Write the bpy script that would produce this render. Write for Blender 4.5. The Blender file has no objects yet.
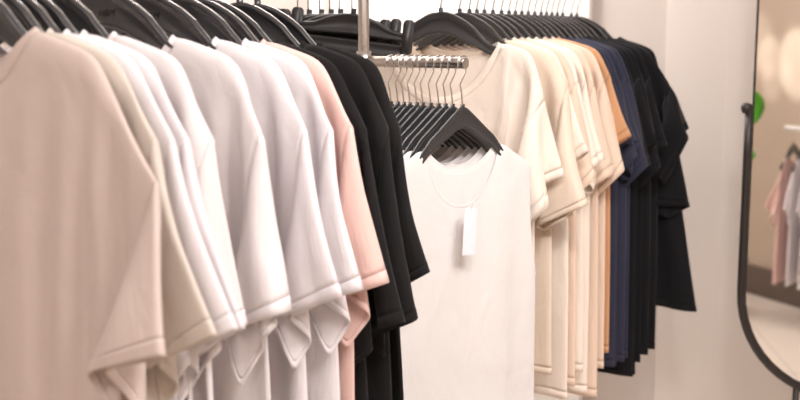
import numpy as np, math, time

# ---------------------------------------------------------------- garments (cloth patterns, draped numerically)
PROFILES = {
    'broad': ((0, .012, .03, .06, .09, .115, .15, .185, .205, .212), (.060, .060, .055, .038, .016, .002, -.010, -.024, -.038, -.050)),
    'slim': ((0, .010, .025, .06, .09, .105, .14, .172, .182, .19), (.073, .071, .060, .033, .011, .001, -.020, -.038, -.046, -.055)),
    'wide': ((0, .012, .03, .06, .09, .12, .16, .20, .228, .236), (.060, .060, .055, .040, .019, .003, -.009, -.021, -.036, -.050)),
}
CORE = .0075
TIP = {'broad': .204, 'slim': .178, 'wide': .226}
def hanger_top(x, prof='broad'):
    """height of the hanger's upper edge over the neck-contact level, x = distance from the middle"""
    return float(np.interp(abs(x), *PROFILES[prof]))

def make_pattern(W=.27, L=.70, sx=.25, neck=.115, fdepth=.085, bdepth=.02, arm=.24, slen=.24,
                 cuff=.20, sang=38, dx=.018, sleeve=True, sdrop=.0, hemW=None, armcut=.0, seed=0,
                 lim=(.012, .012, .03, .012), cow=0.0, push=0.0, flare=0.0, prof='broad'):
    """returns dict with initial positions, flat pattern, faces with part ids, constraints and pins"""
    hemW = hemW or W
    nx = int(round(W / dx)) * 2
    nv = int(round(L / dx))
    k = max(4, int(round(arm / dx)))
    us = np.linspace(-1, 1, nx + 1)
    V = []; F = []; part = []
    idx = {}
    def zsh(x):                       # shoulder line
        a = abs(x)
        tp = TIP[prof] - .004
        if a <= tp: return hanger_top(a, prof) + .004
        return hanger_top(tp, prof) + .004 - (a - tp) * .55 - sdrop
    def halfw(v):                     # v 0..1 down the body
        d = v * L
        if d < arm:
            t = d / arm
            w = sx + (W - sx) * t * t
            if armcut: w -= armcut * math.sin(math.pi * min(1, t)) ** .8 * (1 - .35 * t)
            return w
        return W + (hemW - W) * (d - arm) / (L - arm)
    zb = -L + .0
    for s in (0, 1):
        for j in range(nv + 1):
            v = j / nv
            for i, u in enumerate(us):
                x = u * halfw(v)
                x0 = u * sx
                if abs(x0) < neck - 1e-6:
                    dep = fdepth if s == 0 else bdepth
                    q = max(0., 1 - (abs(x0) / neck) ** 2.2)
                    zt = zsh(neck) - dep * q ** .62
                else:
                    zt = zsh(x0)
                vv = v
                z = zt + (zb - zt) * vv
                edge = False
                inneck = abs(x0) < neck - 1e-6
                if j == 0 and not inneck: edge = True
                if (i in (0, nx)) and (j >= k or not sleeve and j >= k): edge = True
                if s == 1 and edge:
                    idx[('b', 1, j, i)] = idx[('b', 0, j, i)]; continue
                y = (-1 if s == 0 else 1) * .009 * (0 if edge else 1)
                idx[('b', s, j, i)] = len(V); V.append((x, y, z))
    for s in (0, 1):
        for j in range(nv):
            for i in range(nx):
                q = [idx[('b', s, j, i)], idx[('b', s, j + 1, i)], idx[('b', s, j + 1, i + 1)], idx[('b', s, j, i + 1)]]
                if s == 1: q = q[::-1]
                F.append(q); part.append(3 if j == nv - 1 else 0)
    if sleeve:
        ns = max(4, int(round(slen / dx)))
        for side, i0 in ((-1, 0), (1, nx)):
            a = math.radians(sang)
            top = np.array([side * sx, zsh(sx)])
            d = np.array([side * math.cos(a), -math.sin(a)])
            n = np.array([-side * math.sin(a), -math.cos(a)])
            ct = top + d * slen
            for s in (0, 1):
                for m in range(1, ns + 1):
                    for j in range(k + 1):
                        p0 = np.array([V[idx[('b', s, j, i0)]][0], V[idx[('b', s, j, i0)]][2]])
                        pc = ct + n * cuff * (j / k) + d * flare * (j / k)
                        t = m / ns
                        p = p0 * (1 - t) + pc * t
                        edge = j in (0, k)
                        if s == 1 and edge:
                            idx[('s', side, 1, m, j)] = idx[('s', side, 0, m, j)]; continue
                        y = (-1 if s == 0 else 1) * .010 * (0 if edge else 1) - push * .02 * t
                        idx[('s', side, s, m, j)] = len(V); V.append((p[0], y, p[1]))
                for j in range(k + 1): idx[('s', side, s, 0, j)] = idx[('b', s, j, i0)]
            for s in (0, 1):
                for m in range(ns):
                    for j in range(k):
                        q = [idx[('s', side, s, m, j)], idx[('s', side, s, m, j + 1)], idx[('s', side, s, m + 1, j + 1)], idx[('s', side, s, m + 1, j)]]
                        if (s == 1) == (side == 1): q = q[::-1]
                        F.append(q); part.append((1 if side == -1 else 2) + (3 if m == ns - 1 else 0))
    V = np.array(V, dtype=np.float64); flat = V.copy(); flat[:, 1] = 0
    F = np.array(F)
    # constraints
    E = {}
    def add(a, b, kind):
        key = (min(a, b), max(a, b))
        if a != b and key not in E: E[key] = kind
    for q in F:
        for a, b in ((0, 1), (1, 2), (2, 3), (3, 0)): add(q[a], q[b], 0)
    for q in F:
        add(q[0], q[2], 1); add(q[1], q[3], 1)
    # bending: across rows / columns of each panel
    for s in (0, 1):
        for j in range(nv + 1):
            for i in range(nx - 1): add(idx[('b', s, j, i)], idx[('b', s, j, i + 2)], 2)
        for i in range(nx + 1):
            for j in range(nv - 1): add(idx[('b', s, j, i)], idx[('b', s, j + 2, i)], 2)
        if sleeve:
            for side in (-1, 1):
                for m in range(ns - 1):
                    for j in range(k + 1): add(idx[('s', side, s, m, j)], idx[('s', side, s, m + 2, j)], 2)
                for m in range(ns + 1):
                    for j in range(k - 1): add(idx[('s', side, s, m, j)], idx[('s', side, s, m, j + 2)], 2)
    con = np.array([(a, b, kd) for (a, b), kd in E.items()])
    pairs = [(idx[('b', 0, j, i)], idx[('b', 1, j, i)]) for j in range(nv + 1) for i in range(nx + 1) if idx[('b', 0, j, i)] != idx[('b', 1, j, i)]]
    if sleeve:
        for side in (-1, 1):
            for m in range(1, ns + 1):
                for j in range(1, k): pairs.append((idx[('s', side, 0, m, j)], idx[('s', side, 1, m, j)]))
    pins = [idx[('b', 0, 0, i)] for i, u in enumerate(us) if neck - 1e-6 <= abs(u * sx) <= TIP[prof]]
    neckloop_f = [idx[('b', 0, 0, i)] for i, u in enumerate(us) if abs(u * sx) < neck - 1e-6]
    neckloop_b = [idx[('b', 1, 0, i)] for i, u in enumerate(us) if abs(u * sx) < neck - 1e-6]
    il = max(i for i, u in enumerate(us) if u < 0 and abs(u * sx) >= neck - 1e-6)
    ir = nx - il
    cl, cr = idx[('b', 0, 0, il)], idx[('b', 0, 0, ir)]
    loop = [cl] + neckloop_f + [cr] + neckloop_b[::-1]
    r = np.random.RandomState(seed)
    if cow:                                              # a loose cowl front: longer rest width near the neck
        for n, vtx in enumerate(V):
            if vtx[1] < 0 and abs(vtx[0]) < .16 and vtx[2] > -.30: flat[n, 0] *= 1 + cow
    rest = np.linalg.norm(flat[con[:, 0]] - flat[con[:, 1]], axis=1)
    V[:, 1] += r.randn(len(V)) * .0015
    V[pins, 1] = 0
    slv = np.zeros(len(V), bool)
    for key_, q in idx.items():
        if key_[0] == 's' and key_[3] > 0: slv[q] = True
    return dict(V=V, F=F, part=np.array(part), con=con, rest=rest, pairs=np.array(pairs), pins=np.array(pins), loop=loop,
                lim=lim, slv=slv, prof=prof, push=push, seed=seed, idx=idx, nv=nv, nx=nx, k=k)

def simulate(gs, steps=900, dt=1 / 260., iters=2, quiet=True):
    """verlet cloth with distance constraints, draped on the hanger between its two neighbours (the slab)"""
    off = np.cumsum([0] + [len(g['V']) for g in gs])
    N = off[-1]
    P = np.concatenate([g['V'] for g in gs]).astype(np.float32)
    C = np.concatenate([g['con'] + np.array([o, o, 0]) for g, o in zip(gs, off)])
    R = np.concatenate([g['rest'] for g in gs]).astype(np.float32)
    PR = np.concatenate([g['pairs'] + o for g, o in zip(gs, off)])
    pins = np.concatenate([g['pins'] + o for g, o in zip(gs, off)])
    lo = np.concatenate([np.where(g['slv'], -g['lim'][2], -g['lim'][0]) for g in gs]).astype(np.float32)
    hi = np.concatenate([np.where(g['slv'], g['lim'][3], g['lim'][1]) for g in gs]).astype(np.float32)
    tip = np.concatenate([np.full(len(g['V']), TIP[g['prof']]) for g in gs]).astype(np.float32)
    w = np.ones(N, np.float32); w[pins] = 0
    # greedy colouring of the constraints
    used = [0] * N; cols = []
    A = C[:, 0].tolist(); B = C[:, 1].tolist()
    for n in range(len(C)):
        m = used[A[n]] | used[B[n]]
        c = 0
        while m >> c & 1: c += 1
        used[A[n]] |= 1 << c; used[B[n]] |= 1 << c
        if c == len(cols): cols.append([])
        cols[c].append(n)
    groups = []
    stiff = np.array([1., .38, .05], np.float32)
    for c in cols:
        c = np.array(c); a, b = C[c, 0], C[c, 1]
        wa, wb = w[a], w[b]; s = wa + wb
        ok = s > 0; c, a, b, wa, wb, s = c[ok], a[ok], b[ok], wa[ok], wb[ok], s[ok]
        kk = stiff[C[c, 2]]
        groups.append((a, b, (wa / s * kk)[:, None], (wb / s * kk)[:, None], R[c]))
    # gentle sideways forces, different for each garment, start the folds
    acc = np.zeros((N, 3), np.float32); acc[:, 2] = -9.8
    for g, o in zip(gs, off):
        r = np.random.RandomState(g['seed'] + 77); v = g['V']; f = np.zeros(len(v))
        for _ in range(7):
            fx = r.uniform(4, 34); fz = r.uniform(0, 9); ph = r.uniform(0, 6.28)
            f += np.sin(v[:, 0] * fx + v[:, 2] * fz + ph) * r.uniform(.3, 1)
        acc[o:o + len(v), 1] = f * .45 - np.where(g['slv'], g['push'] * 2.2, 0)
    fr, bk = PR[:, 0], PR[:, 1]
    # hanger core keeps the two panels apart
    x0 = P[:, 0].copy()
    prs = sorted(PROFILES); ht = np.array([[hanger_top(x, q) for x in np.linspace(0, .25, 251)] for q in prs], np.float32)
    pid = np.concatenate([np.full(len(g['V']), prs.index(g['prof'])) for g in gs])
    Q = P.copy()
    isf = np.zeros(N, np.int8)
    isf[fr] = -1; isf[bk] = 1
    for st in range(steps):
        vel = (P - Q)
        vel *= .988 if st < steps * .75 else .96
        np.clip(vel, -.006, .006, out=vel)
        Q = P
        P = P + (vel + acc * (dt * dt)) * w[:, None]
        for it in range(iters):
            for a, b, ka, kb, rr in groups:
                d = P[b] - P[a]
                l = np.sqrt((d * d).sum(1)) + 1e-9
                d *= ((l - rr) / l)[:, None]
                P[a] += d * ka; P[b] -= d * kb
        # panels keep their order
        g_ = P[fr, 1] - P[bk, 1] + .004
        m = g_ > 0
        P[fr[m], 1] -= g_[m] * .5; P[bk[m], 1] += g_[m] * .5
        # hanger core
        ax = np.abs(P[:, 0])
        t = ht[pid, np.minimum((ax * 1000).astype(int), 250)]
        m = (ax < tip) & (P[:, 2] > t - .045) & (P[:, 2] < t) & (w > 0) & (isf != 0)
        P[m, 1] = np.where(isf[m] < 0, np.minimum(P[m, 1], -CORE), np.maximum(P[m, 1], CORE))
        # neighbours
        yc = np.clip(P[:, 1], lo, hi); over = yc != P[:, 1]
        P[over, 1] = yc[over]
        Q[over] += (P[over] - Q[over]) * .3
        # self contact
        if st % 5 == 4:
            for g, o in zip(gs, off):
                n = len(g['V']); p = P[o:o + n]
                rad = .012
                selfcontact(P, o, n, rad, w)
    return [P[o:o + len(g['V'])].astype(float) for g, o in zip(gs, off)]

def selfcontact(P, o, n, rad, w):
    p = P[o:o + n]
    order = np.argsort(p[:, 0], kind='stable'); ps = p[order]
    hi = np.searchsorted(ps[:, 0], ps[:, 0] + rad)
    cnt = hi - np.arange(n) - 1
    I = np.repeat(np.arange(n), cnt)
    J = np.arange(len(I)) - np.repeat(np.cumsum(cnt) - cnt, cnt) + I + 1
    dz = np.abs(ps[I, 2] - ps[J, 2]); m = dz < rad
    I, J = I[m], J[m]
    d = ps[J] - ps[I]; l2 = (d * d).sum(1); m = (l2 < rad * rad) & (l2 > 1e-12)
    I, J, d = I[m], J[m], d[m]; l = np.sqrt(l2[m])
    c = d * ((rad - l) / l * .25)[:, None]
    a = order[I] + o; b = order[J] + o
    D = np.zeros((n, 3), np.float32)
    for ax in range(3):
        D[:, ax] = np.bincount(order[J], c[:, ax], n) - np.bincount(order[I], c[:, ax], n)
    P[o:o + n] += D * w[o:o + n, None]

# ================================================================ scene
import bpy, bmesh, random
from mathutils import Vector, Matrix
random.seed(4)
SC = bpy.context.scene
COL = SC.collection
S30, C30 = .5, math.sqrt(3) / 2
U = Vector((S30, C30, 0)); RR = Vector((C30, -S30, 0))     # shop axes: U = along the rails, RR = across them
def room(a, b, z=0): return RR * a + U * b + Vector((0, 0, z))

# ---------------------------------------------------------------- camera
H = 1.5; FPX = 1100.; PITCH = math.atan(160 / FPX)
cam = bpy.data.cameras.new('camera'); camo = bpy.data.objects.new('camera', cam); COL.objects.link(camo)
camo.location = (0, 0, H); camo.rotation_euler = (math.pi / 2 - PITCH, 0, 0)
cam.sensor_width = 36; cam.lens = FPX / 800 * 36; cam.clip_start = .05
cam.dof.use_dof = True; cam.dof.focus_distance = 1.85; cam.dof.aperture_fstop = 4.5
SC.camera = camo
def ray(px, py):
    x = (px - 400) / FPX; y = (200 - py) / FPX
    cp, sp = math.cos(PITCH), math.sin(PITCH)
    return Vector((x, cp + y * sp, -sp + y * cp))
def at(px, py, Y): d = ray(px, py); return Vector((0, 0, H)) + d * (Y / d.y)
def px_of(p):
    cp, sp = math.cos(PITCH), math.sin(PITCH)
    q = p - Vector((0, 0, H)); zc = q.y * cp - q.z * sp; yc = q.y * sp + q.z * cp
    return 400 + FPX * q.x / zc, 200 - FPX * yc / zc
def on_plane(px, py, p0, n):
    d = ray(px, py); o = Vector((0, 0, H)); return o + d * ((p0 - o).dot(n) / d.dot(n))

# ---------------------------------------------------------------- materials
def nodes(name):
    m = bpy.data.materials.new(name); m.use_nodes = True
    nt = m.node_tree; return m, nt, nt.nodes['Principled BSDF']
def mat_plain(name, col, rough=.5, metal=0, bump=0, scale=60, spec=.5, coat=0, var=0):
    m, nt, b = nodes(name)
    b.inputs['Base Color'].default_value = (*col, 1); b.inputs['Roughness'].default_value = rough
    b.inputs['Metallic'].default_value = metal; b.inputs['Specular IOR Level'].default_value = spec
    b.inputs['Coat Weight'].default_value = coat
    tc = nt.nodes.new('ShaderNodeTexCoord')
    n = nt.nodes.new('ShaderNodeTexNoise'); n.inputs['Scale'].default_value = scale; n.inputs['Detail'].default_value = 4
    nt.links.new(tc.outputs['Object'], n.inputs['Vector'])
    if bump:
        bp = nt.nodes.new('ShaderNodeBump'); bp.inputs['Strength'].default_value = bump; bp.inputs['Distance'].default_value = .002
        nt.links.new(n.outputs['Fac'], bp.inputs['Height']); nt.links.new(bp.outputs['Normal'], b.inputs['Normal'])
    mp = nt.nodes.new('ShaderNodeMapRange'); mp.inputs['To Min'].default_value = max(0, rough - (.02 if metal else .08)); mp.inputs['To Max'].default_value = min(1, rough + (.02 if metal else .08))
    nt.links.new(n.outputs['Fac'], mp.inputs['Value']); nt.links.new(mp.outputs['Result'], b.inputs['Roughness'])
    if var:
        mx = nt.nodes.new('ShaderNodeMix'); mx.data_type = 'RGBA'
        mx.inputs['A'].default_value = (*[c * (1 - var) for c in col], 1); mx.inputs['B'].default_value = (*[min(1, c * (1 + var)) for c in col], 1)
        nt.links.new(n.outputs['Fac'], mx.inputs['Factor']); nt.links.new(mx.outputs['Result'], b.inputs['Base Color'])
    return m
def mat_cloth(name, col, sheen=.25, trans=.12, knit=1.0):
    m, nt, b = nodes(name)
    b.inputs['Roughness'].default_value = .92; b.inputs['Specular IOR Level'].default_value = .15
    b.inputs['Sheen Weight'].default_value = sheen; b.inputs['Sheen Roughness'].default_value = .5
    tc = nt.nodes.new('ShaderNodeTexCoord')
    n1 = nt.nodes.new('ShaderNodeTexNoise'); n1.inputs['Scale'].default_value = 420; n1.inputs['Detail'].default_value = 2
    n2 = nt.nodes.new('ShaderNodeTexNoise'); n2.inputs['Scale'].default_value = 16; n2.inputs['Detail'].default_value = 3; n2.inputs['Distortion'].default_value = .8
    nt.links.new(tc.outputs['Object'], n1.inputs['Vector'])
    mpg = nt.nodes.new('ShaderNodeMapping'); mpg.inputs['Scale'].default_value = (1.0, 1.0, .55)
    nt.links.new(tc.outputs['Object'], mpg.inputs['Vector']); nt.links.new(mpg.outputs['Vector'], n2.inputs['Vector'])
    mx = nt.nodes.new('ShaderNodeMix'); mx.data_type = 'RGBA'
    mx.inputs['A'].default_value = (*[c * .95 for c in col], 1); mx.inputs['B'].default_value = (*[min(1, c * 1.04) for c in col], 1)
    nt.links.new(n1.outputs['Fac'], mx.inputs['Factor']); nt.links.new(mx.outputs['Result'], b.inputs['Base Color'])
    b1 = nt.nodes.new('ShaderNodeBump'); b1.inputs['Strength'].default_value = .25 * knit; b1.inputs['Distance'].default_value = .0006
    b2 = nt.nodes.new('ShaderNodeBump'); b2.inputs['Strength'].default_value = .6; b2.inputs['Distance'].default_value = .008
    n3 = nt.nodes.new('ShaderNodeTexNoise'); n3.noise_type = 'RIDGED_MULTIFRACTAL'; n3.inputs['Scale'].default_value = 5.5; n3.inputs['Detail'].default_value = 2; n3.inputs['Distortion'].default_value = .6
    mp3 = nt.nodes.new('ShaderNodeMapping'); mp3.inputs['Rotation'].default_value = (0, .5, 0); mp3.inputs['Scale'].default_value = (1.0, 1.0, 1.7)
    nt.links.new(tc.outputs['Object'], mp3.inputs['Vector']); nt.links.new(mp3.outputs['Vector'], n3.inputs['Vector'])
    b3 = nt.nodes.new('ShaderNodeBump'); b3.inputs['Strength'].default_value = .55; b3.inputs['Distance'].default_value = .0045
    nt.links.new(n3.outputs['Fac'], b3.inputs['Height']); nt.links.new(b3.outputs['Normal'], b2.inputs['Normal'])
    nt.links.new(n2.outputs['Fac'], b2.inputs['Height']); nt.links.new(b2.outputs['Normal'], b1.inputs['Normal'])
    nt.links.new(n1.outputs['Fac'], b1.inputs['Height']); nt.links.new(b1.outputs['Normal'], b.inputs['Normal'])
    if trans:
        t = nt.nodes.new('ShaderNodeBsdfTranslucent'); t.inputs['Color'].default_value = (*col, 1)
        ms = nt.nodes.new('ShaderNodeMixShader'); ms.inputs['Fac'].default_value = trans
        out = nt.nodes['Material Output']
        nt.links.new(b.outputs[0], ms.inputs[1]); nt.links.new(t.outputs[0], ms.inputs[2]); nt.links.new(ms.outputs[0], out.inputs['Surface'])
    return m
def srgb(r, g, b): return tuple(((c / 255 + .055) / 1.055) ** 2.4 if c > 10 else c / 255 / 12.92 for c in (r, g, b))
CL = {
    'tan': mat_cloth('tan_jersey', srgb(211, 193, 184)), 'sand': mat_cloth('sand_jersey', srgb(217, 205, 194)),
    'white': mat_cloth('white_jersey', srgb(238, 231, 233)), 'offwhite': mat_cloth('off_white_jersey', srgb(239, 231, 231)),
    'pink': mat_cloth('pink_jersey', srgb(232, 196, 187)), 'black': mat_cloth('black_jersey', srgb(27, 25, 25), .06, 0),
    'cream': mat_cloth('cream_viscose', srgb(246, 232, 219)), 'beige': mat_cloth('beige_jersey', srgb(235, 217, 199)),
    'peach': mat_cloth('peach_jersey', srgb(236, 211, 191)), 'orange': mat_cloth('orange_jersey', srgb(208, 158, 118)),
    'navy': mat_cloth('navy_jersey', srgb(50, 51, 67), .08, 0), 'ink': mat_cloth('ink_jersey', srgb(23, 22, 25), .06, 0),
    'tank': mat_cloth('white_ribbed_jersey', srgb(231, 226, 224)), 'grey': mat_cloth('pale_grey_jersey', srgb(205, 198, 195)),
}
PLASTIC = mat_plain('black_plastic', srgb(50, 49, 51), .24, bump=.03, scale=400, spec=.6, coat=.3)
PLASTIC2 = mat_plain('black_matt_plastic', srgb(40, 38, 39), .45, bump=.05, scale=400)
LOGO = mat_plain('printed_grey', srgb(24, 23, 24), .25)
STEEL = mat_plain('brushed_steel', srgb(205, 200, 196), .28, 1, scale=120)
WIRE = mat_plain('bright_wire', srgb(225, 222, 220), .22, 1, scale=200)
BLACKM = mat_plain('black_powder_coat', srgb(42, 36, 34), .42, bump=.05, scale=300)
WALL = mat_plain('warm_beige_paint', srgb(194, 183, 175), .7, bump=.06, scale=90, var=.015)
PANEL = mat_plain('pale_beige_panel', srgb(212, 202, 194), .6, bump=.04, scale=90, var=.01)
WHITEP = mat_plain('white_lacquer', srgb(250, 245, 241), .5, var=.005)
CEIL = mat_plain('white_ceiling_paint', srgb(240, 236, 232), .8, bump=.05)
TAUPE = mat_plain('taupe_paint', srgb(186, 168, 150), .7, bump=.06, scale=90, var=.015)
SKIRT = mat_plain('dark_taupe_wood', srgb(98, 84, 76), .5, bump=.1, scale=40, var=.05)
PAPER = mat_plain('tag_card', srgb(228, 222, 228), .55)
LEAF = mat_plain('leaf_green', srgb(70, 150, 30), .4, bump=.1, scale=30, var=.15)
TWIG = mat_plain('twig_brown', srgb(150, 130, 105), .7)
PETAL = mat_plain('white_petal', srgb(228, 212, 196), .6, var=.03)
SOIL = mat_plain('potting_soil', srgb(60, 45, 35), .9, bump=.6, scale=80, var=.3)
POT = mat_plain('matt_grey_ceramic', srgb(150, 142, 135), .6, bump=.05)
m, nt, b = nodes('mirror_glass'); MIRROR = m
b.inputs['Base Color'].default_value = (.93, .91, .89, 1); b.inputs['Metallic'].default_value = 1; b.inputs['Roughness'].default_value = .015
# floor: large pale tiles
FLOOR, nt, b = nodes('pale_stone_tiles')
tc = nt.nodes.new('ShaderNodeTexCoord'); br = nt.nodes.new('ShaderNodeTexBrick'); br.offset = 0
br.inputs['Scale'].default_value = 1; br.inputs['Brick Width'].default_value = .8; br.inputs['Row Height'].default_value = .8; br.inputs['Mortar Size'].default_value = .003
br.inputs['Color1'].default_value = (*srgb(226, 214, 202), 1); br.inputs['Color2'].default_value = (*srgb(221, 209, 197), 1); br.inputs['Mortar'].default_value = (*srgb(190, 176, 165), 1)
nt.links.new(tc.outputs['Object'], br.inputs['Vector']); nt.links.new(br.outputs['Color'], b.inputs['Base Color']); b.inputs['Roughness'].default_value = .3

# ---------------------------------------------------------------- object helpers
def link_mesh(name, verts, faces, mat, parent=None, smooth=True):
    me = bpy.data.meshes.new(name); me.from_pydata([tuple(v) for v in verts], [], [tuple(int(i) for i in f) for f in faces]); me.update()
    if smooth:
        for p in me.polygons: p.use_smooth = True
    me.materials.append(mat)
    o = bpy.data.objects.new(name, me); COL.objects.link(o)
    if parent: o.parent = parent
    return o
def obj(name, bm, mat, parent=None, smooth=True, bevel=0, seg=2):
    bmesh.ops.recalc_face_normals(bm, faces=bm.faces)
    me = bpy.data.meshes.new(name); bm.to_mesh(me); bm.free()
    if smooth:
        for p in me.polygons: p.use_smooth = True
    me.materials.append(mat)
    o = bpy.data.objects.new(name, me); COL.objects.link(o)
    if parent: o.parent = parent
    if bevel:
        md = o.modifiers.new('bevel', 'BEVEL'); md.width = bevel; md.segments = seg; md.limit_method = 'ANGLE'; md.angle_limit = .6
    return o
def box(bm, x0, x1, y0, y1, z0, z1, M=None):
    vs = [bm.verts.new((x, y, z)) for x in (x0, x1) for y in (y0, y1) for z in (z0, z1)]
    for f in ((0, 1, 3, 2), (4, 6, 7, 5), (0, 4, 5, 1), (2, 3, 7, 6), (0, 2, 6, 4), (1, 5, 7, 3)): bm.faces.new([vs[i] for i in f])
    if M: bmesh.ops.transform(bm, matrix=M, verts=vs)
    return vs
def tube(bm, pts, rad, n=10, closed=False, caps=True):
    pts = [Vector(p) for p in pts]; rings = []
    N = len(pts); prev = None
    for i, p in enumerate(pts):
        a = pts[(i - 1) % N] if (closed or i > 0) else p; c = pts[(i + 1) % N] if (closed or i < N - 1) else p
        t = (c - a).normalized()
        if prev is None:
            h = Vector((0, 0, 1)) if abs(t.z) < .9 else Vector((1, 0, 0)); x = t.cross(h).normalized()
        else: x = (prev - t * prev.dot(t)).normalized()
        prev = x; y = t.cross(x)
        r = rad[i] if isinstance(rad, (list, tuple)) else rad
        rings.append([bm.verts.new(p + (x * math.cos(k * 2 * math.pi / n) + y * math.sin(k * 2 * math.pi / n)) * r) for k in range(n)])
    for i in range(N if closed else N - 1):
        A, B = rings[i], rings[(i + 1) % N]
        for k in range(n): bm.faces.new((A[k], A[(k + 1) % n], B[(k + 1) % n], B[k]))
    if caps and not closed: bm.faces.new(rings[0][::-1]); bm.faces.new(rings[-1])
def empty(name, loc, rz=0): 
    o = bpy.data.objects.new(name, None); o.empty_display_size = .05; COL.objects.link(o); o.location = loc; o.rotation_euler = (0, 0, rz); return o
def tag(o, label, cat, group=None):
    o['label'] = label; o['category'] = cat
    if group: o['group'] = group
    return o
def struct(name, bm, mat, smooth=False, bevel=0):
    o = obj(name, bm, mat, None, smooth, bevel); o['kind'] = 'structure'; return o
RZ = -math.radians(30)                                    # garments on the two long rails face -U

# ---------------------------------------------------------------- garments: simulate once per cut
PAT = {}
def add_pat(key, **kw): PAT[key] = make_pattern(seed=len(PAT) * 3 + 1, **kw)
STEPS = 800
def place(P0, px, nk):
    lo, hi = -.6, 1.6
    for _ in range(50):
        t = (lo + hi) / 2
        if px_of(P0 + U * t + RR * nk + Vector((0, 0, .003)))[0] < px: lo = t
        else: hi = t
    return lo
# left rail: pixel column where the collar meets the hanger, cut, colour, label
PA = Vector((-.50, 1.24, 1.512))
LEFT = [(27, 'over', 'tan', 'tan oversized t-shirt at the very front of the left rail'),
        (46, 'over', 'sand', 'sand coloured t-shirt right behind the front tan one'),
        (63, 'over', 'white', 'white t-shirt third from the front of the left rail, behind the sand one'),
        (80, 'over', 'white', 'white t-shirt fourth from the front of the left rail'),
        (110, 'over', 'offwhite', 'off-white t-shirt fifth from the front of the left rail, before a wide gap'),
        (170, 'over', 'offwhite', 'off-white t-shirt with a standing collar, first after the wide gap on the left rail'),
        (213, 'over', 'white', 'bright white t-shirt in the middle of the left rail, seventh from the front'),
        (243, 'over', 'white', 'last bright white t-shirt on the left rail, hanging against the pink one'),
        (261, 'over', 'pink', 'pale pink t-shirt between the white and black ones'),
        (274, 'over', 'black', 'black t-shirt directly behind the pale pink one'),
        (301, 'over', 'black', 'black t-shirt between two other black ones at the far end of the left rail'),
        (318, 'square', 'black', 'rearmost black t-shirt on the left rail, its square sleeve before the white tank top')]
ts = [place(PA, q[0], .112) for q in LEFT]
print('LEFT ts', [round(t, 3) for t in ts])
CUT = {
    'over': dict(W=.285, L=.74, sx=.29, neck=.12, fdepth=.085, arm=.24, slen=.215, cuff=.205, sang=60, prof='wide'),
    'square': dict(W=.285, L=.74, sx=.29, neck=.12, fdepth=.085, arm=.24, slen=.215, cuff=.19, sang=55, prof='wide'),
}
for q_, (px_, cut_, c_, l_) in enumerate(LEFT):
    gf = ts[q_] - ts[q_ - 1] if q_ else .13
    gb = ts[q_ + 1] - ts[q_] if q_ < len(ts) - 1 else .10
    gf = max(gf, .018)
    kw = dict(CUT[cut_]); kw['sang'] += (q_ * 7) % 9 - 4
    if q_ == 0: kw.update(sang=50, sx=.33, W=.30, slen=.175, cuff=.26, fdepth=.055)
    if q_ in (9, 10): kw.update(slen=.265, sang=54)
    gf = .09 if q_ == 0 else min(gf, .045)
    add_pat('left%d' % q_, lim=(.013 if q_ == 0 else max(.007, min(.03, gf * .30)), max(.007, min(.03, gb * .22)), max(.010, min(.075, gf * .74)), max(.007, min(.03, gb * .22))), push=1.5 if q_ == 0 else 1.0, **kw)
KW = dict(prof='wide', lim=(.011, .009, .036, .012), push=1.2)
add_pat('cowl', W=.245, L=.74, sx=.295, neck=.14, fdepth=.11, arm=.21, slen=.17, cuff=.23, sang=22, cow=.2, flare=.03, prof='wide', lim=(.05, .01, .07, .02), push=.6)
add_pat('wide', W=.25, L=.73, sx=.285, neck=.12, arm=.24, slen=.27, cuff=.21, sang=60, **KW)
for q_ in range(6):
    add_pat('short%d' % q_, W=.27, L=(.745, .72, .70, .735, .715, .69)[q_], sx=.265, neck=.115, arm=.20, slen=.16 + .012 * (q_ % 3), cuff=.175, sang=(30, 36, 30, 38, 34, 26)[q_], flare=.008 * q_, **KW)
add_pat('loose', W=.34, hemW=.42, L=.655, sx=.325, neck=.12, arm=.24, slen=.27, cuff=.17, sang=52, prof='wide', lim=(.011, .014, .03, .014))
add_pat('flare', W=.27, L=.70, sx=.30, neck=.115, arm=.20, slen=.11, cuff=.19, sang=18, flare=.04, **KW)
for q_ in range(2):
    add_pat('tank%d' % q_, W=.225, L=.68, sx=.19, neck=.10, fdepth=.105, bdepth=.035, arm=.22, sleeve=False, lim=(.016, .016, .016, .016), armcut=.012, prof='slim')

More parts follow.
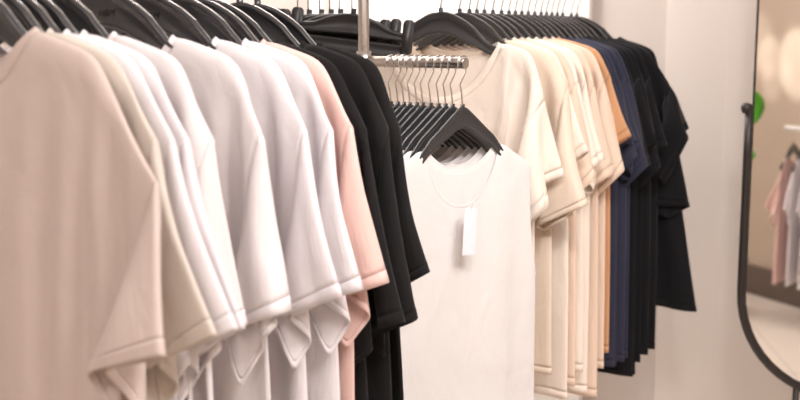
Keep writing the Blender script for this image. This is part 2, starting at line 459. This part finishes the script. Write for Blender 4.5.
_keys = list(PAT)
_res = simulate([PAT[k] for k in _keys], steps=STEPS)
GARM = {}
for k_, P_ in zip(_keys, _res):
    g = PAT[k_]; F = g['F']; part = g['part']
    d = dict(g=g, P=P_, mesh={})
    names = {0: 'body', 1: 'sleeve', 2: 'sleeve', 3: 'hem', 4: 'cuff', 5: 'cuff'}
    for pid in range(6):
        ids = np.where(part == pid)[0]
        if not len(ids): continue
        used = np.unique(F[ids]); mp = -np.ones(len(P_), int); mp[used] = np.arange(len(used))
        me = bpy.data.meshes.new(k_ + '_' + names[pid]); me.from_pydata([tuple(P_[v]) for v in used], [], [tuple(int(mp[v]) for v in f) for f in F[ids]]); me.update()
        for p in me.polygons: p.use_smooth = True
        me.materials.append(CL['white']); d['mesh'][pid] = me
    # ribbed collar band along the neckline
    lp = g['loop']; pts = [Vector(P_[v]) for v in lp]; n = len(pts)
    fr = len([1 for v in lp]) 
    c = sum(pts, Vector()) / n
    vs = []; fs = []
    wd = g.get('rib', .016)
    for q in range(4):
        for i, p in enumerate(pts):
            e = Vector((c.x - p.x, 0, c.z + .03 - p.z)); e = e.normalized() * wd * q / 3 if e.length > 0 else e
            ysg = -1 if p.y < 0 else 1
            if abs(p.y) < .004: e = Vector((0, 0, wd * .35 * q / 3))
            vs.append(p + e + Vector((0, ysg * .0012 * (1 if 0 < q < 3 else .4), 0)))
    for q in range(3):
        for i in range(n):
            fs.append((q * n + i, q * n + (i + 1) % n, (q + 1) * n + (i + 1) % n, (q + 1) * n + i))
    me = bpy.data.meshes.new(k_ + '_collar'); me.from_pydata([tuple(v) for v in vs], [], fs); me.update()
    for p in me.polygons: p.use_smooth = True
    me.materials.append(CL['white']); d['mesh'][6] = me
    GARM[k_] = d
def cloth_part(name, me, mat, parent, thick=.0016, levels=2):
    o = bpy.data.objects.new(name, me); COL.objects.link(o); o.parent = parent
    o.material_slots[0].link = 'OBJECT'; o.material_slots[0].material = mat
    m = o.modifiers.new('round', 'SUBSURF'); m.levels = 1; m.render_levels = levels
    m = o.modifiers.new('thickness', 'SOLIDIFY'); m.thickness = thick; m.offset = 0
    return o
def garment(name, key, loc, rz, col, label, cat, group=None, ys=1., levels=1, xs=1., zs=1.):
    t = empty(name, loc, rz); t.scale = (xs, ys, zs); tag(t, label, cat, group)
    mm = GARM[key]['mesh']; mat = CL[col]
    b = cloth_part('body', mm[0], mat, t, levels=levels); cloth_part('hem', mm[3], mat, b, .0026, levels)
    for s, c in ((1, 4), (2, 5)):
        if s in mm:
            sl = cloth_part('sleeve', mm[s], mat, t, levels=levels); cloth_part('cuff', mm[c], mat, sl, .0026, levels)
    cloth_part('collar', mm[6], mat, t, .002, levels)
    return t

# ---------------------------------------------------------------- hangers
def loft(bm, xs, top, bot, rim=.0062, web=.0030, edge=.007):
    rings = []
    rim0 = rim
    for x in xs:
        rim = rim0 * (1 if abs(x) < .10 else max(.62, 1 - (abs(x) - .10) * 8))
        zt, zb = top(x), bot(x); e = min(edge, (zt - zb) * .3)
        pr = [(-rim * .5, zt), (-rim, zt - .0025), (-rim, zt - e), (-web, zt - e * 1.35), (-web, zb + e * 1.2), (-rim, zb + e), (-rim, zb + .002), (-rim * .5, zb)]
        pr = pr + [(-y, z) for y, z in pr[::-1]]
        rings.append([bm.verts.new((x, y, z)) for y, z in pr])
    n = len(rings[0])
    for A, B in zip(rings, rings[1:]):
        for k in range(n): bm.faces.new((A[k], A[(k + 1) % n], B[(k + 1) % n], B[k]))
    bm.faces.new(rings[0]); bm.faces.new(rings[-1][::-1])
HBS = {}
for pr_, w_ in (('broad', .188), ('slim', .172), ('wide', .212)):
    def h_top(x):
        a = abs(x) / w_; return hanger_top(x, pr_) - .0015 - .013 * min(1, max(0, (abs(x) - .082) / .03))
    def h_bot(x):
        a = abs(x) / w_
        if pr_ == 'slim': return h_top(x) - float(np.interp(a, (0, .3, .6, 1), (.040, .031, .023, .013)))
        return min(h_top(x) - .013, float(np.interp(a, (0, .14, .33, .52, .71, .9, 1), (.012, .008, -.010, -.030, -.046, -.058, -.064))))
    bm = bmesh.new(); loft(bm, [i * w_ / 26 for i in range(-26, 27)], h_top, h_bot, .0055)
    _o = obj('hanger_body', bm, PLASTIC); HBS[pr_] = _o.data; bpy.data.objects.remove(_o)
bm = bmesh.new(); tube(bm, [(0, 0, .050), (0, 0, .066)], .0052, 12); _o = obj('collar', bm, PLASTIC); HC = _o.data; bpy.data.objects.remove(_o)
def hook_mesh(zr, rr=.0125, wire=.0017, sway=.0):
    R_ = rr + wire + .0002
    pts = [(0, 0, .060), (0, 0, .072), (sway * .4, 0, .072 + (zr - R_ - .072) * .35), (sway, 0, .072 + (zr - R_ - .072) * .6), (.006, 0, zr - R_ - .0045)]
    for k in range(13):
        a = math.radians(-55 + k * (255 / 12.)); pts.append((math.cos(a) * R_, 0, zr + math.sin(a) * R_))
    pts.append((pts[-1][0] - .003, 0, pts[-1][2] - .006))
    # smooth
    bm = bmesh.new(); tube(bm, pts, wire, 8); o = obj('hook', bm, WIRE); me = o.data; bpy.data.objects.remove(o); return me
HOOK_L = hook_mesh(.140); HOOK_C = hook_mesh(.140, .0125, .0021, .011); HOOK_B = hook_mesh(.150, .0105, .0019, -.007)
tcv = bpy.data.curves.new('mark', 'FONT'); tcv.body = 'H&M'; tcv.size = .0135; tcv.extrude = .0004; tcv.align_x = 'CENTER'; tcv.align_y = 'CENTER'; tcv.shear = .25
_to = bpy.data.objects.new('mark', tcv); COL.objects.link(_to); bpy.context.view_layer.update()
LOGOM = bpy.data.meshes.new_from_object(_to.evaluated_get(bpy.context.evaluated_depsgraph_get())); bpy.data.objects.remove(_to)
LOGOM.materials.clear(); LOGOM.materials.append(LOGO)
def mesh_child(name, me, parent, loc=(0, 0, 0), rot=(0, 0, 0)):
    o = bpy.data.objects.new(name, me); COL.objects.link(o); o.parent = parent; o.location = loc; o.rotation_euler = rot; return o
def hanger(loc, rz, label, group, hook, ys=1., logo=False, prof='broad'):
    t = empty('clothes_hanger', loc, rz); t.scale = (1, ys, 1); tag(t, label, 'hanger', group)
    mesh_child('body', HBS[prof], t); sk = mesh_child('socket', HC, t); sk.location.z = .010 if prof == 'slim' else 0; mesh_child('hook', hook, t)
    if logo: mesh_child('logo', LOGOM, t, (.008, -.0032, .029), (math.pi / 2, 0, 0))
    return t
def rail(name, p0, p1, rad, label, ends=True, droppers=(), mat=None):
    t = empty(name, p0); tag(t, label, 'clothes rail')
    d = p1 - p0; bm = bmesh.new(); tube(bm, [Vector(), d], rad, 20); o = obj('bar', bm, mat or STEEL, t, bevel=.0015)
    for f in droppers:
        q = d * f; bm = bmesh.new(); tube(bm, [q + Vector((0, 0, rad * .5)), Vector((q.x, q.y, CEILZ - p0.z))], .006, 10); obj('hanging_rod', bm, mat or STEEL, t)
        bm = bmesh.new(); tube(bm, [Vector((q.x, q.y, CEILZ - p0.z - .012)), Vector((q.x, q.y, CEILZ - p0.z))], .03, 16); obj('ceiling_plate', bm, mat or STEEL, t)
    return t
CEILZ = 2.9
# ---------------------------------------------------------------- the shop
A0, A1, B0, B1 = -2.3, 1.95, -1.1, 3.36
def slab_box(a0, a1, b0, b1, z0, z1):
    bm = bmesh.new(); box(bm, a0, a1, b0, b1, z0, z1, Matrix.Rotation(RZ, 4, 'Z')); return bm
struct('floor', slab_box(A0, A1, B0, B1, -.05, 0), FLOOR)
struct('ceiling', slab_box(A0, A1, B0, B1, CEILZ, CEILZ + .05), CEIL)
struct('wall_back', slab_box(A0 - .1, A1 + .1, B1, B1 + .1, -.05, CEILZ + .05), WALL)
struct('wall_front', slab_box(A0 - .1, A1 + .1, B0 - .1, B0, -.05, CEILZ + .05), WALL)
struct('wall_left', slab_box(A0 - .1, A0, B0, B1, -.05, CEILZ + .05), WALL)
struct('wall_right', slab_box(A1, A1 + .1, B0, B1, -.05, CEILZ + .05), TAUPE)
struct('baseboard_right', slab_box(A1 - .03, A1, B0, B1, 0, .17), SKIRT)
struct('baseboard_back', slab_box(A0, A1 - .03, B1 - .03, B1, 0, .10), SKIRT)
WP = U * B1
def wall_a(px): return on_plane(px, 100, WP - U * .02, U).dot(RR)
def board(n, p0, p1, th, mat, z0=.10):
    a0 = A0 if p0 is None else wall_a(p0); a1 = wall_a(p1)
    o = struct('trim_%d' % n, slab_box(a0, a1, B1 - th, B1, z0, CEILZ), mat, bevel=.002); return o
board(1, None, 323, .030, WHITEP); board(2, 333, 588, .030, WHITEP); board(3, 663, 725, .010, PANEL); board(4, 725, 850, .014, PANEL)

# ---------------------------------------------------------------- long rails
ORD = ['first', 'second', 'third', 'fourth', 'fifth', 'sixth', 'seventh', 'eighth', 'ninth', 'tenth', 'eleventh', 'twelfth', 'thirteenth', 'fourteenth', 'fifteenth', 'sixteenth', 'seventeenth', 'eighteenth']
for i, ((px, key, col, lab), t) in enumerate(zip(LEFT, ts)):
    p = PA + U * t; p.z -= .028 * t
    garment('t_shirt', 'left%d' % i, p, RZ, col, lab, 't-shirt', 't-shirts on the left rail', 1, 2 if i < 5 else 1)
    hanger(p, RZ, 'black hanger inside the ' + lab.split(',')[0].replace(' of the left rail', '').replace(' on the left rail', '').replace(' at the far end', '').replace(' with a standing collar', ''), 'hangers on the left rail', HOOK_L, 1, True, 'wide')
zr = .140
rail('clothes_rail', PA + U * -.35 + Vector((0, 0, zr + .0098)), PA + U * .75 + Vector((0, 0, zr - .021)), .0125, 'steel rail over the left row of tan, white, pink and black t-shirts', droppers=(.12, .9))

# right rail
PC = Vector((.094, 2.40, 1.502))
RIGHT = [(500, 'cowl', 'cream', 'cream top with a draped neckline at the front of the right rail', .14),
         (509, 'wide', 'beige', 'beige t-shirt with a big square sleeve behind the draped cream top', .12),
         (516, 'short3', 'cream', 'cream t-shirt right behind the beige square-sleeved one', .115),
         (523, 'short5', 'peach', 'peach t-shirt two places behind the beige square-sleeved one', .115),
         (530, 'short2', 'cream', 'cream t-shirt three places behind the beige square-sleeved one', .115),
         (538, 'short1', 'cream', 'pale cream t-shirt midway between the square-sleeved and orange ones', .115),
         (546, 'short2', 'peach', 'peach t-shirt between a cream one and another peach one', .115),
         (553, 'short5', 'peach', 'peach t-shirt directly before the orange one', .115),
         (559, 'short3', 'orange', 'orange t-shirt beside the navy ones', .115),
         (565, 'short0', 'navy', 'navy t-shirt directly behind the orange one', .115),
         (571, 'short4', 'navy', 'second navy t-shirt behind the orange one', .115),
         (577, 'short1', 'navy', 'third navy t-shirt behind the orange one', .115),
         (583, 'short5', 'navy', 'rearmost navy t-shirt, next to the black ones', .115),
         (588, 'short2', 'ink', 'black t-shirt directly behind the navy ones', .115),
         (593, 'short3', 'ink', 'second black t-shirt counting from the navy ones on the right rail', .115),
         (598, 'short5', 'ink', 'third black t-shirt counting from the navy ones on the right rail', .115),
         (603, 'short1', 'ink', 'fourth black t-shirt counting from the navy ones on the right rail', .115),
         (611, 'flare', 'ink', 'black t-shirt with a flared short sleeve, second from the far end of the right rail', .115),
         (618, 'loose', 'ink', 'rearmost black t-shirt on the right rail, with a long loose sleeve by the wall', .12)]
HEM = (400, 374, 399, 386, 371, 392, 397, 370, 354, 368, 365, 362, 358, 384, 374, 362, 356, 350, 312)
tc_ = [place(PC, q[0], q[4]) for q in RIGHT]
print('RIGHT ts', [round(t, 3) for t in tc_])
for i, ((px, key, col, lab, nk), t) in enumerate(zip(RIGHT, tc_)):
    gap = min([abs(t - tc_[j]) for j in (i - 1, i + 1) if 0 <= j < len(tc_)])
    ys = 1 if key in ('cowl', 'loose') else max(.5, min(1.4, gap / .035))
    p = PC + U * t + Vector((0, 0, .004 * i / 15))
    g_ = GARM[key]['P']; k_ = int(np.argmax(g_[:, 0] - 1.2 * g_[:, 2])); hp = Vector(g_[k_])      # right end of the hem
    zs = 1.
    for _ in range(6):
        y_ = px_of(p + RR * hp.x + U * hp.y + Vector((0, 0, hp.z * zs)))[1]
        zs *= (HEM[i] - 42) / max(50, y_ - 42)
    zs = min(1.15, max(.86, zs))
    jz = RZ + (0 if i in (0, len(RIGHT) - 1) else random.uniform(-.05, .05))
    garment('t_shirt' if i else 'draped_top', key, p, jz, col, lab, 't-shirt' if i else 'top', 'tops on the right rail', ys, 1, 1., zs)
    hanger(p, jz, ('black wide hanger inside the ' if i == len(RIGHT) - 1 else 'black hanger inside the ') + lab.split(',')[0].replace(' at the front of the right rail', '').replace(' on the right rail', ' by the wall' if i == len(RIGHT) - 1 else '').replace(' at the front of the right rail', '').replace(' counting from the navy ones', ' past the navy'), 'hangers on the right rail', HOOK_C, min(1, ys), False, 'wide')
rail('clothes_rail', PC + U * -.25 + Vector((0, 0, zr)), PC + U * .80 + Vector((0, 0, zr + .004)), .0125, 'steel rail over the right row of cream, navy and black tops', droppers=(.1, .9))

# ---------------------------------------------------------------- short middle arm with tank tops
BD = Vector((-.8, .6, 0)); BROT = math.radians(41)
zB = .150
B_END = at(466, 63, 1.99)
PB = B_END + BD * .008; PB.z = B_END.z - zB
POST = B_END + BD * .235
t = empty('display_stand', (POST.x, POST.y, 0)); tag(t, 'steel post with a short side arm carrying the white tank tops', 'display stand')
bm = bmesh.new(); tube(bm, [(0, 0, 0), (0, 0, CEILZ)], .0108, 24); obj('post', bm, STEEL, t)
bm = bmesh.new(); L_ = Vector((B_END.x - POST.x, B_END.y - POST.y, 0)); tube(bm, [Vector((0, 0, B_END.z)), L_ + Vector((0, 0, B_END.z))], .0105, 24); obj('arm', bm, STEEL, t, bevel=.001)
bm = bmesh.new(); tube(bm, [(0, 0, 0), (0, 0, .008), (0, 0, .012)], [.14, .14, .03], 32); obj('base', bm, STEEL, t)
bm = bmesh.new(); tube(bm, [(0, 0, B_END.z - .02), (0, 0, B_END.z + .02)], .0145, 24); obj('clamp', bm, STEEL, t)
MIDPX = [463, 453, 446, 439, 431, 423, 417, 410, 404, 398, 391]
def along_b(px):
    lo, hi = 0, .24
    for _ in range(40):
        m_ = (lo + hi) / 2
        if px_of(B_END + BD * m_)[0] > px: lo = m_
        else: hi = m_
    return lo
tb = [along_b(q) for q in MIDPX]
print('MID', [round(x, 3) for x in tb])
for i, q in enumerate(tb):
    p = B_END + BD * q; p.z -= zB
    rz = BROT + random.uniform(-.02, .02) * (i > 0)
    lab = 'white tank top with a tag at the front of the middle arm' if i == 0 else ('white tank top hanging %s from the tip of the middle arm' % ORD[i])
    garment('tank_top', 'tank%d' % (i % 2), p, rz, 'tank' if i in (0, 1, 4) else ('grey' if i in (2, 6) else 'offwhite'), lab.replace('white', 'pale grey' if i in (2, 6) else 'white'), 'tank top', 'tank tops on the middle arm', .40, 2 if i == 0 else 1)
    hanger(p, rz, ('front black hanger on the tip of the middle arm, holding the tagged tank top' if i == 0 else 'black hanger %s from the tip of the middle arm' % ORD[i]), 'hangers on the middle arm', HOOK_B, .44, False, 'slim')
# price tag on the front tank top
gp = GARM['tank0']['P']; rotB = Matrix.Rotation(BROT, 4, 'Z')
pc0 = B_END + BD * tb[0]; pc0.z -= zB
TP = at(471, 206, 1.965)
tg = empty('price_tag', TP, BROT - .12); tg.rotation_euler[1] = .05; tag(tg, 'blank white swing tag hanging at the neck of the front tank top', 'price tag')
bm = bmesh.new(); box(bm, -.0145, .0145, -.0006, .0006, -.090, -.004); obj('card', bm, PAPER, tg, False, .0004)
bm = bmesh.new(); tube(bm, [(0, 0, -.007), (.004, -.001, .006), (.0, .004, .018)], .0006, 6); obj('string', bm, PAPER, tg)

# ---------------------------------------------------------------- clip hangers behind the post
CD = Vector((-.80, .60, 0)); CROT = math.radians(-12)
def c_top(x): return float(np.interp(abs(x), (0, .02, .05, .08, .11, .125), (.030, .029, .020, .006, .001, 0)))
def c_bot(x): return float(np.interp(abs(x), (0, .05, .125), (-.012, -.014, -.016)))
bm = bmesh.new(); loft(bm, [i * .125 / 16 for i in range(-16, 17)], c_top, c_bot, .0075, .004, .006); _o = obj('clip_bar', bm, PLASTIC2); CB = _o.data; bpy.data.objects.remove(_o)
bm = bmesh.new(); loft(bm, [i * .118 / 8 for i in range(-8, 9)], lambda x: -.023, lambda x: -.050, .005, .003, .004); _o = obj('lower_bar', bm, PLASTIC2); CB2 = _o.data; bpy.data.objects.remove(_o)
def clip_mesh():
    bm = bmesh.new()
    for s in (-1, 1):                       # two rounded jaws
        pr = []
        for k in range(20):
            a = 2 * math.pi * k / 20
            x = math.cos(a) * .0095; z = math.sin(a) * .011 + (.019 if math.sin(a) > 0 else -.034)
            pr.append((x, z))
        f = []
        for yy in (.009, .013):
            f.append([bm.verts.new((x, s * (yy + .002 * max(0, z * 20)), z)) for x, z in pr])
        for k in range(20): bm.faces.new((f[0][k], f[0][(k + 1) % 20], f[1][(k + 1) % 20], f[1][k]))
        bm.faces.new(f[0]); bm.faces.new(f[1][::-1])
    tube(bm, [(0, -.012, -.004), (0, .012, -.004)], .005, 10)
    o = obj('clip', bm, PLASTIC2); me = o.data; bpy.data.objects.remove(o); return me
CLIP = clip_mesh()
bm = bmesh.new(); tube(bm, [(0, 0, .024), (0, 0, .040)], .006, 12); _o = obj('knob', bm, PLASTIC2); CK = _o.data; bpy.data.objects.remove(_o)
pts = [(0, 0, .035), (0, 0, .100)]
R_ = .0125 + .0019
for k in range(13):
    a = math.radians(-60 + k * 255 / 12); pts.append((math.cos(a) * R_ , 0, .1235 + math.sin(a) * R_))
bm = bmesh.new(); tube(bm, pts, .0015, 8); _o = obj('hook', bm, WIRE); CH = _o.data; bpy.data.objects.remove(_o)
CP0 = at(352, 28, 2.30)
for i, s in enumerate((0, .034, .060, .088, .120, .150)):
    p = CP0 + CD * s
    ch = empty('clip_hanger', p, CROT + (0, .03, -.02, .04, -.03, .02)[i]); ch.rotation_euler[1] = (.115, .09, .10, .12, .08, .10)[i]
    tag(ch, ('front black clip hanger, nearest to the steel post' if i == 0 else 'black clip hanger %s counting back from the steel post' % ORD[i]), 'clip hanger', 'clip hangers behind the post')
    mesh_child('bar', CB, ch); mesh_child('lower_bar', CB2, ch); mesh_child('knob', CK, ch)
    hk = mesh_child('hook', CH, ch); hk.rotation_euler[1] = -ch.rotation_euler[1]
    for sx_ in (-1, 1): mesh_child('clip', CLIP, ch, (sx_ * .119, 0, 0))
rp = CP0 + Vector((0, 0, .1235))
rail('clothes_rail', rp - CD * .06, rp + CD * .45, .0125, 'short steel rail above the empty black clip hangers', droppers=(.06, .9))

# ---------------------------------------------------------------- standing mirror by the wall
MY = 2.86
ML = at(750, 200, MY)
MN = Vector((-.047, -.999, 0)).normalized(); MX = Vector((-MN.y, MN.x, 0))      # MX = along the mirror to the right
zb_ = at(800, 391, MY).z; HW = .275; ztop = zb_ + 1.68
mir = empty('standing_mirror', (ML.x + MX.x * HW, ML.y + MX.y * HW, 0), math.atan2(MX.y, MX.x))
tag(mir, 'tall standing mirror with a rounded black frame in front of the beige wall', 'mirror')
def stadium(hw, z0, z1, n=24):
    r = hw; out = []
    for k in range(n + 1): a = math.pi + math.pi * k / n; out.append((math.cos(a) * r, z0 + r + math.sin(a) * r))
    for k in range(n + 1): a = math.pi * k / n; out.append((math.cos(a) * r, z1 - r + math.sin(a) * r))
    return out
st = stadium(HW, zb_, ztop)
bm = bmesh.new(); f0 = [bm.verts.new((x, -.003, z)) for x, z in st]; f1 = [bm.verts.new((x, .006, z)) for x, z in st]
bm.faces.new(f0); bm.faces.new(f1[::-1])
for k in range(len(st)): bm.faces.new((f0[k], f0[(k + 1) % len(st)], f1[(k + 1) % len(st)], f1[k]))
obj('glass', bm, MIRROR, mir, False)
bm = bmesh.new(); tube(bm, [(x * 1.003, .002, z) for x, z in st], .0042, 8, closed=True); obj('rim', bm, BLACKM, mir)
zk = at(745, 108, MY).z
hw2 = HW + .013
up = [(-hw2, -.002, zk)] + [(-hw2, -.002, zk - (zk - zb_ - HW) * k / 4) for k in range(1, 4)]
arc = [(math.cos(math.pi + math.pi * k / 28) * hw2, -.002, zb_ + HW + math.sin(math.pi + math.pi * k / 28) * hw2) for k in range(29)]
pth = up + arc + [(-x, y, z) for x, y, z in up[::-1]]
bm = bmesh.new(); tube(bm, pth, .0105, 14); obj('stand_tube', bm, BLACKM, mir)
for s in (-1, 1):
    bm = bmesh.new(); tube(bm, [(s * hw2 - s * .012, -.002, zk), (s * hw2 + s * .004, -.002, zk), (s * hw2 + s * .016, -.002, zk), (s * hw2 + s * .020, -.002, zk)], [.007, .014, .014, .008], 16); obj('pivot_knob', bm, BLACKM, mir)
    xj = s * .13; zj = zb_ + HW - math.sqrt(hw2 ** 2 - xj ** 2)
    bm = bmesh.new(); tube(bm, [(xj, -.002, zj), (xj * 1.05, -.002, .02)], .009, 12); obj('leg', bm, BLACKM, mir)
    bm = bmesh.new(); tube(bm, [(xj * 1.05, -.19, .011), (xj * 1.05, .17, .011)], .011, 12); obj('foot', bm, BLACKM, mir)

# ---------------------------------------------------------------- what the mirror shows: the other side of the aisle
M0 = ML.copy()
def refl(p): return p - MN * (2 * (p - M0).dot(MN))
def seen(px, py, Y): return refl(at(px, py, Y))
# point on the right wall seen through the mirror at a pixel, at distance off the wall
def seen_wall(px, py, off):
    o = refl(Vector((0, 0, H))); 
    q = on_plane(px, py, M0, MN); d = (q - o)
    k = ((A1 - off) - o.dot(RR)) / d.dot(RR); return o + d * k
r0 = seen_wall(790, 128, .30); r1 = seen_wall(806, 128, .30)
print('refl rack', r0, r1, (r1 - r0).length)
dirb = U if (r1 - r0).dot(U) > 0 else -U
t = empty('low_clothes_rack', (r0.x, r0.y, 0)); tag(t, 'low clothes rack with pink and white shirts, seen in the mirror', 'clothes rack')
e0 = Vector((0, 0, r0.z)) - dirb * .03; e1 = e0 + dirb * 1.0
bm = bmesh.new(); tube(bm, [e0, e1], .014, 14); obj('bar', bm, WHITEP, t)
for e in (e0 + dirb * .96, e0 + dirb * .62):
    bm = bmesh.new(); tube(bm, [(e.x, e.y, 0), (e.x, e.y, e.z)], .012, 12); obj('upright', bm, BLACKM, t)
    bm = bmesh.new(); tube(bm, [(e.x - RR.x * .2, e.y - RR.y * .2, .012), (e.x + RR.x * .2, e.y + RR.y * .2, .012)], .012, 10); obj('foot', bm, BLACKM, t)
for i, (c_, ky, lb) in enumerate((('pink', 'left0', 'pale pink shirt at the near end of the low rack in the mirror'), ('white', 'left2', 'white shirt beside the pale pink one in the mirror'), ('white', 'left3', 'white shirt seen at the very edge of the mirror'), ('black', 'left11', 'black shirt behind the white ones in the mirror'))):
    p = r0 + dirb * (.03 + .085 * i); p.z -= .140
    vd_ = (r0 - refl(Vector((0, 0, H)))); rz_ = math.atan2(vd_.y, vd_.x) + .32
    garment('shirt', ky, p, rz_, c_, lb, 'shirt', 'shirts on the low rack', .8, 1, .72).scale.z = .82
    hanger(p, rz_, 'black hanger of the ' + lb.split(' at ')[0].split(' seen')[0].split(' in the')[0] + ' on the low rack', 'hangers on the low rack', HOOK_L, 1., False)
# tall flowering plant beside the aisle
pf = seen_wall(726, 107, .55)
pb = Vector((pf.x, pf.y, 0))
t = empty('potted_plant', pb); tag(t, 'tall potted plant with green leaves, its leaf showing at the mirror edge', 'plant')
bm = bmesh.new(); tube(bm, [(0, 0, 0), (0, 0, .02), (0, 0, .30), (0, 0, .32), (0, 0, .318), (0, 0, .28)], [.10, .105, .15, .155, .14, .135], 32); obj('pot', bm, POT, t)
bm = bmesh.new(); tube(bm, [(0, 0, .25), (0, 0, .285)], [.13, .136], 24); obj('soil', bm, SOIL, t)
bm = bmesh.new(); tube(bm, [(0, 0, .27), (.01, .01, .7), (-.01, .0, 1.05), (.0, .01, 1.45)], [.012, .010, .008, .004], 10); obj('stem', bm, LEAF, t)
def blade(name, c, w, h, mat, tiltv, roll):
    bm = bmesh.new(); rows = []
    for k in range(9):
        v = k / 8; hw_ = w * math.sin(math.pi * (.06 + .9 * v)) ** .7
        rows.append([bm.verts.new((x * hw_, .12 * h * math.sin(v * 2.2) + .25 * hw_ * abs(x), (v - .5) * h)) for x in (-1, -.5, 0, .5, 1)])
    for A, B in zip(rows, rows[1:]):
        for k in range(4): bm.faces.new((A[k], A[k + 1], B[k + 1], B[k]))
    o = obj(name, bm, mat, t); o.location = c - pb; o.rotation_euler = (tiltv, roll, math.atan2(MN.x, -MN.y) + math.pi)
    m_ = o.modifiers.new('thickness', 'SOLIDIFY'); m_.thickness = .002
    return o
blade('leaf', seen_wall(750, 107, .55), .085, .18, LEAF, .1, .1)
blade('leaf', seen_wall(736, 150, .55), .05, .2, LEAF, -.3, 1.2)
blade('leaf', seen_wall(734, 190, .55), .05, .2, LEAF, .3, -.8)

# ---------------------------------------------------------------- light: warm ceiling lamps, with an added wall wash and patch spots
def area(name, loc, target, size, power, col=(1, .972, .96), sy=None):
    l = bpy.data.lights.new(name, 'AREA'); l.energy = power; l.size = size; l.color = col
    if sy: l.shape = 'RECTANGLE'; l.size_y = sy
    o = bpy.data.objects.new(name, l); COL.objects.link(o); o.location = loc
    o.rotation_euler = (Vector(target) - Vector(loc)).to_track_quat('-Z', 'Y').to_euler(); return o
def spot(name, loc, target, power, ang, rad=.06, col=(1, .972, .96), blend=.6):
    l = bpy.data.lights.new(name, 'SPOT'); l.energy = power; l.spot_size = math.radians(ang); l.spot_blend = blend; l.shadow_soft_size = rad; l.color = col
    o = bpy.data.objects.new(name, l); COL.objects.link(o); o.location = loc
    o.rotation_euler = (Vector(target) - Vector(loc)).to_track_quat('-Z', 'Y').to_euler(); return o
area('area_light', (1.1, .7, 2.85), (.9, .9, 0), 1.2, 44)
area('area_light', (-.5, .0, 2.85), (-.4, .6, 0), 1.6, 34)
area('area_light', room(-1.95, 2.8, 2.8), room(-1.9, 3.35, 1.5), .5, 36, sy=.3)  # added wash that brightens the white back panel
spot('ceiling_spot', (1.3, .5, 2.8), (.0, 2.1, 1.0), 18, 55, .12)
spot('ceiling_spot', (.9, .1, 2.8), (-.3, 1.5, 1.1), 26, 55, .12)
spot('ceiling_spot', (.3, .3, 2.8), (.4, 2.6, 1.1), 60, 50, .12)
for px, py, pw, an, bl in ((768, 56, 130, 6, .7), (771, 82, 90, 5, .8), (797, 62, 190, 9, .5), (785, 72, 60, 4, .9), (757, 40, 70, 9, .9)):
    tq = seen_wall(px, py, 0); spot('patch_spot', tq - RR * 1.5 + U * (.3 * math.sin(px)) + Vector((0, 0, 2.8 - tq.z)), tq, pw, an, .02, blend=bl)  # narrow spots added to make the bright wall patches seen in the mirror
w = bpy.data.worlds.new('world'); w.use_nodes = True; SC.world = w
w.node_tree.nodes['Background'].inputs[0].default_value = (1, .97, .95, 1); w.node_tree.nodes['Background'].inputs[1].default_value = .35
SC.view_settings.view_transform = 'Standard'; SC.view_settings.look = 'None'; SC.view_settings.gamma = 1; SC.view_settings.use_curve_mapping = False
SC.view_settings.exposure = 0.36
SC.cycles.use_denoising = True
SC.cycles.max_bounces = 10; SC.cycles.diffuse_bounces = 5
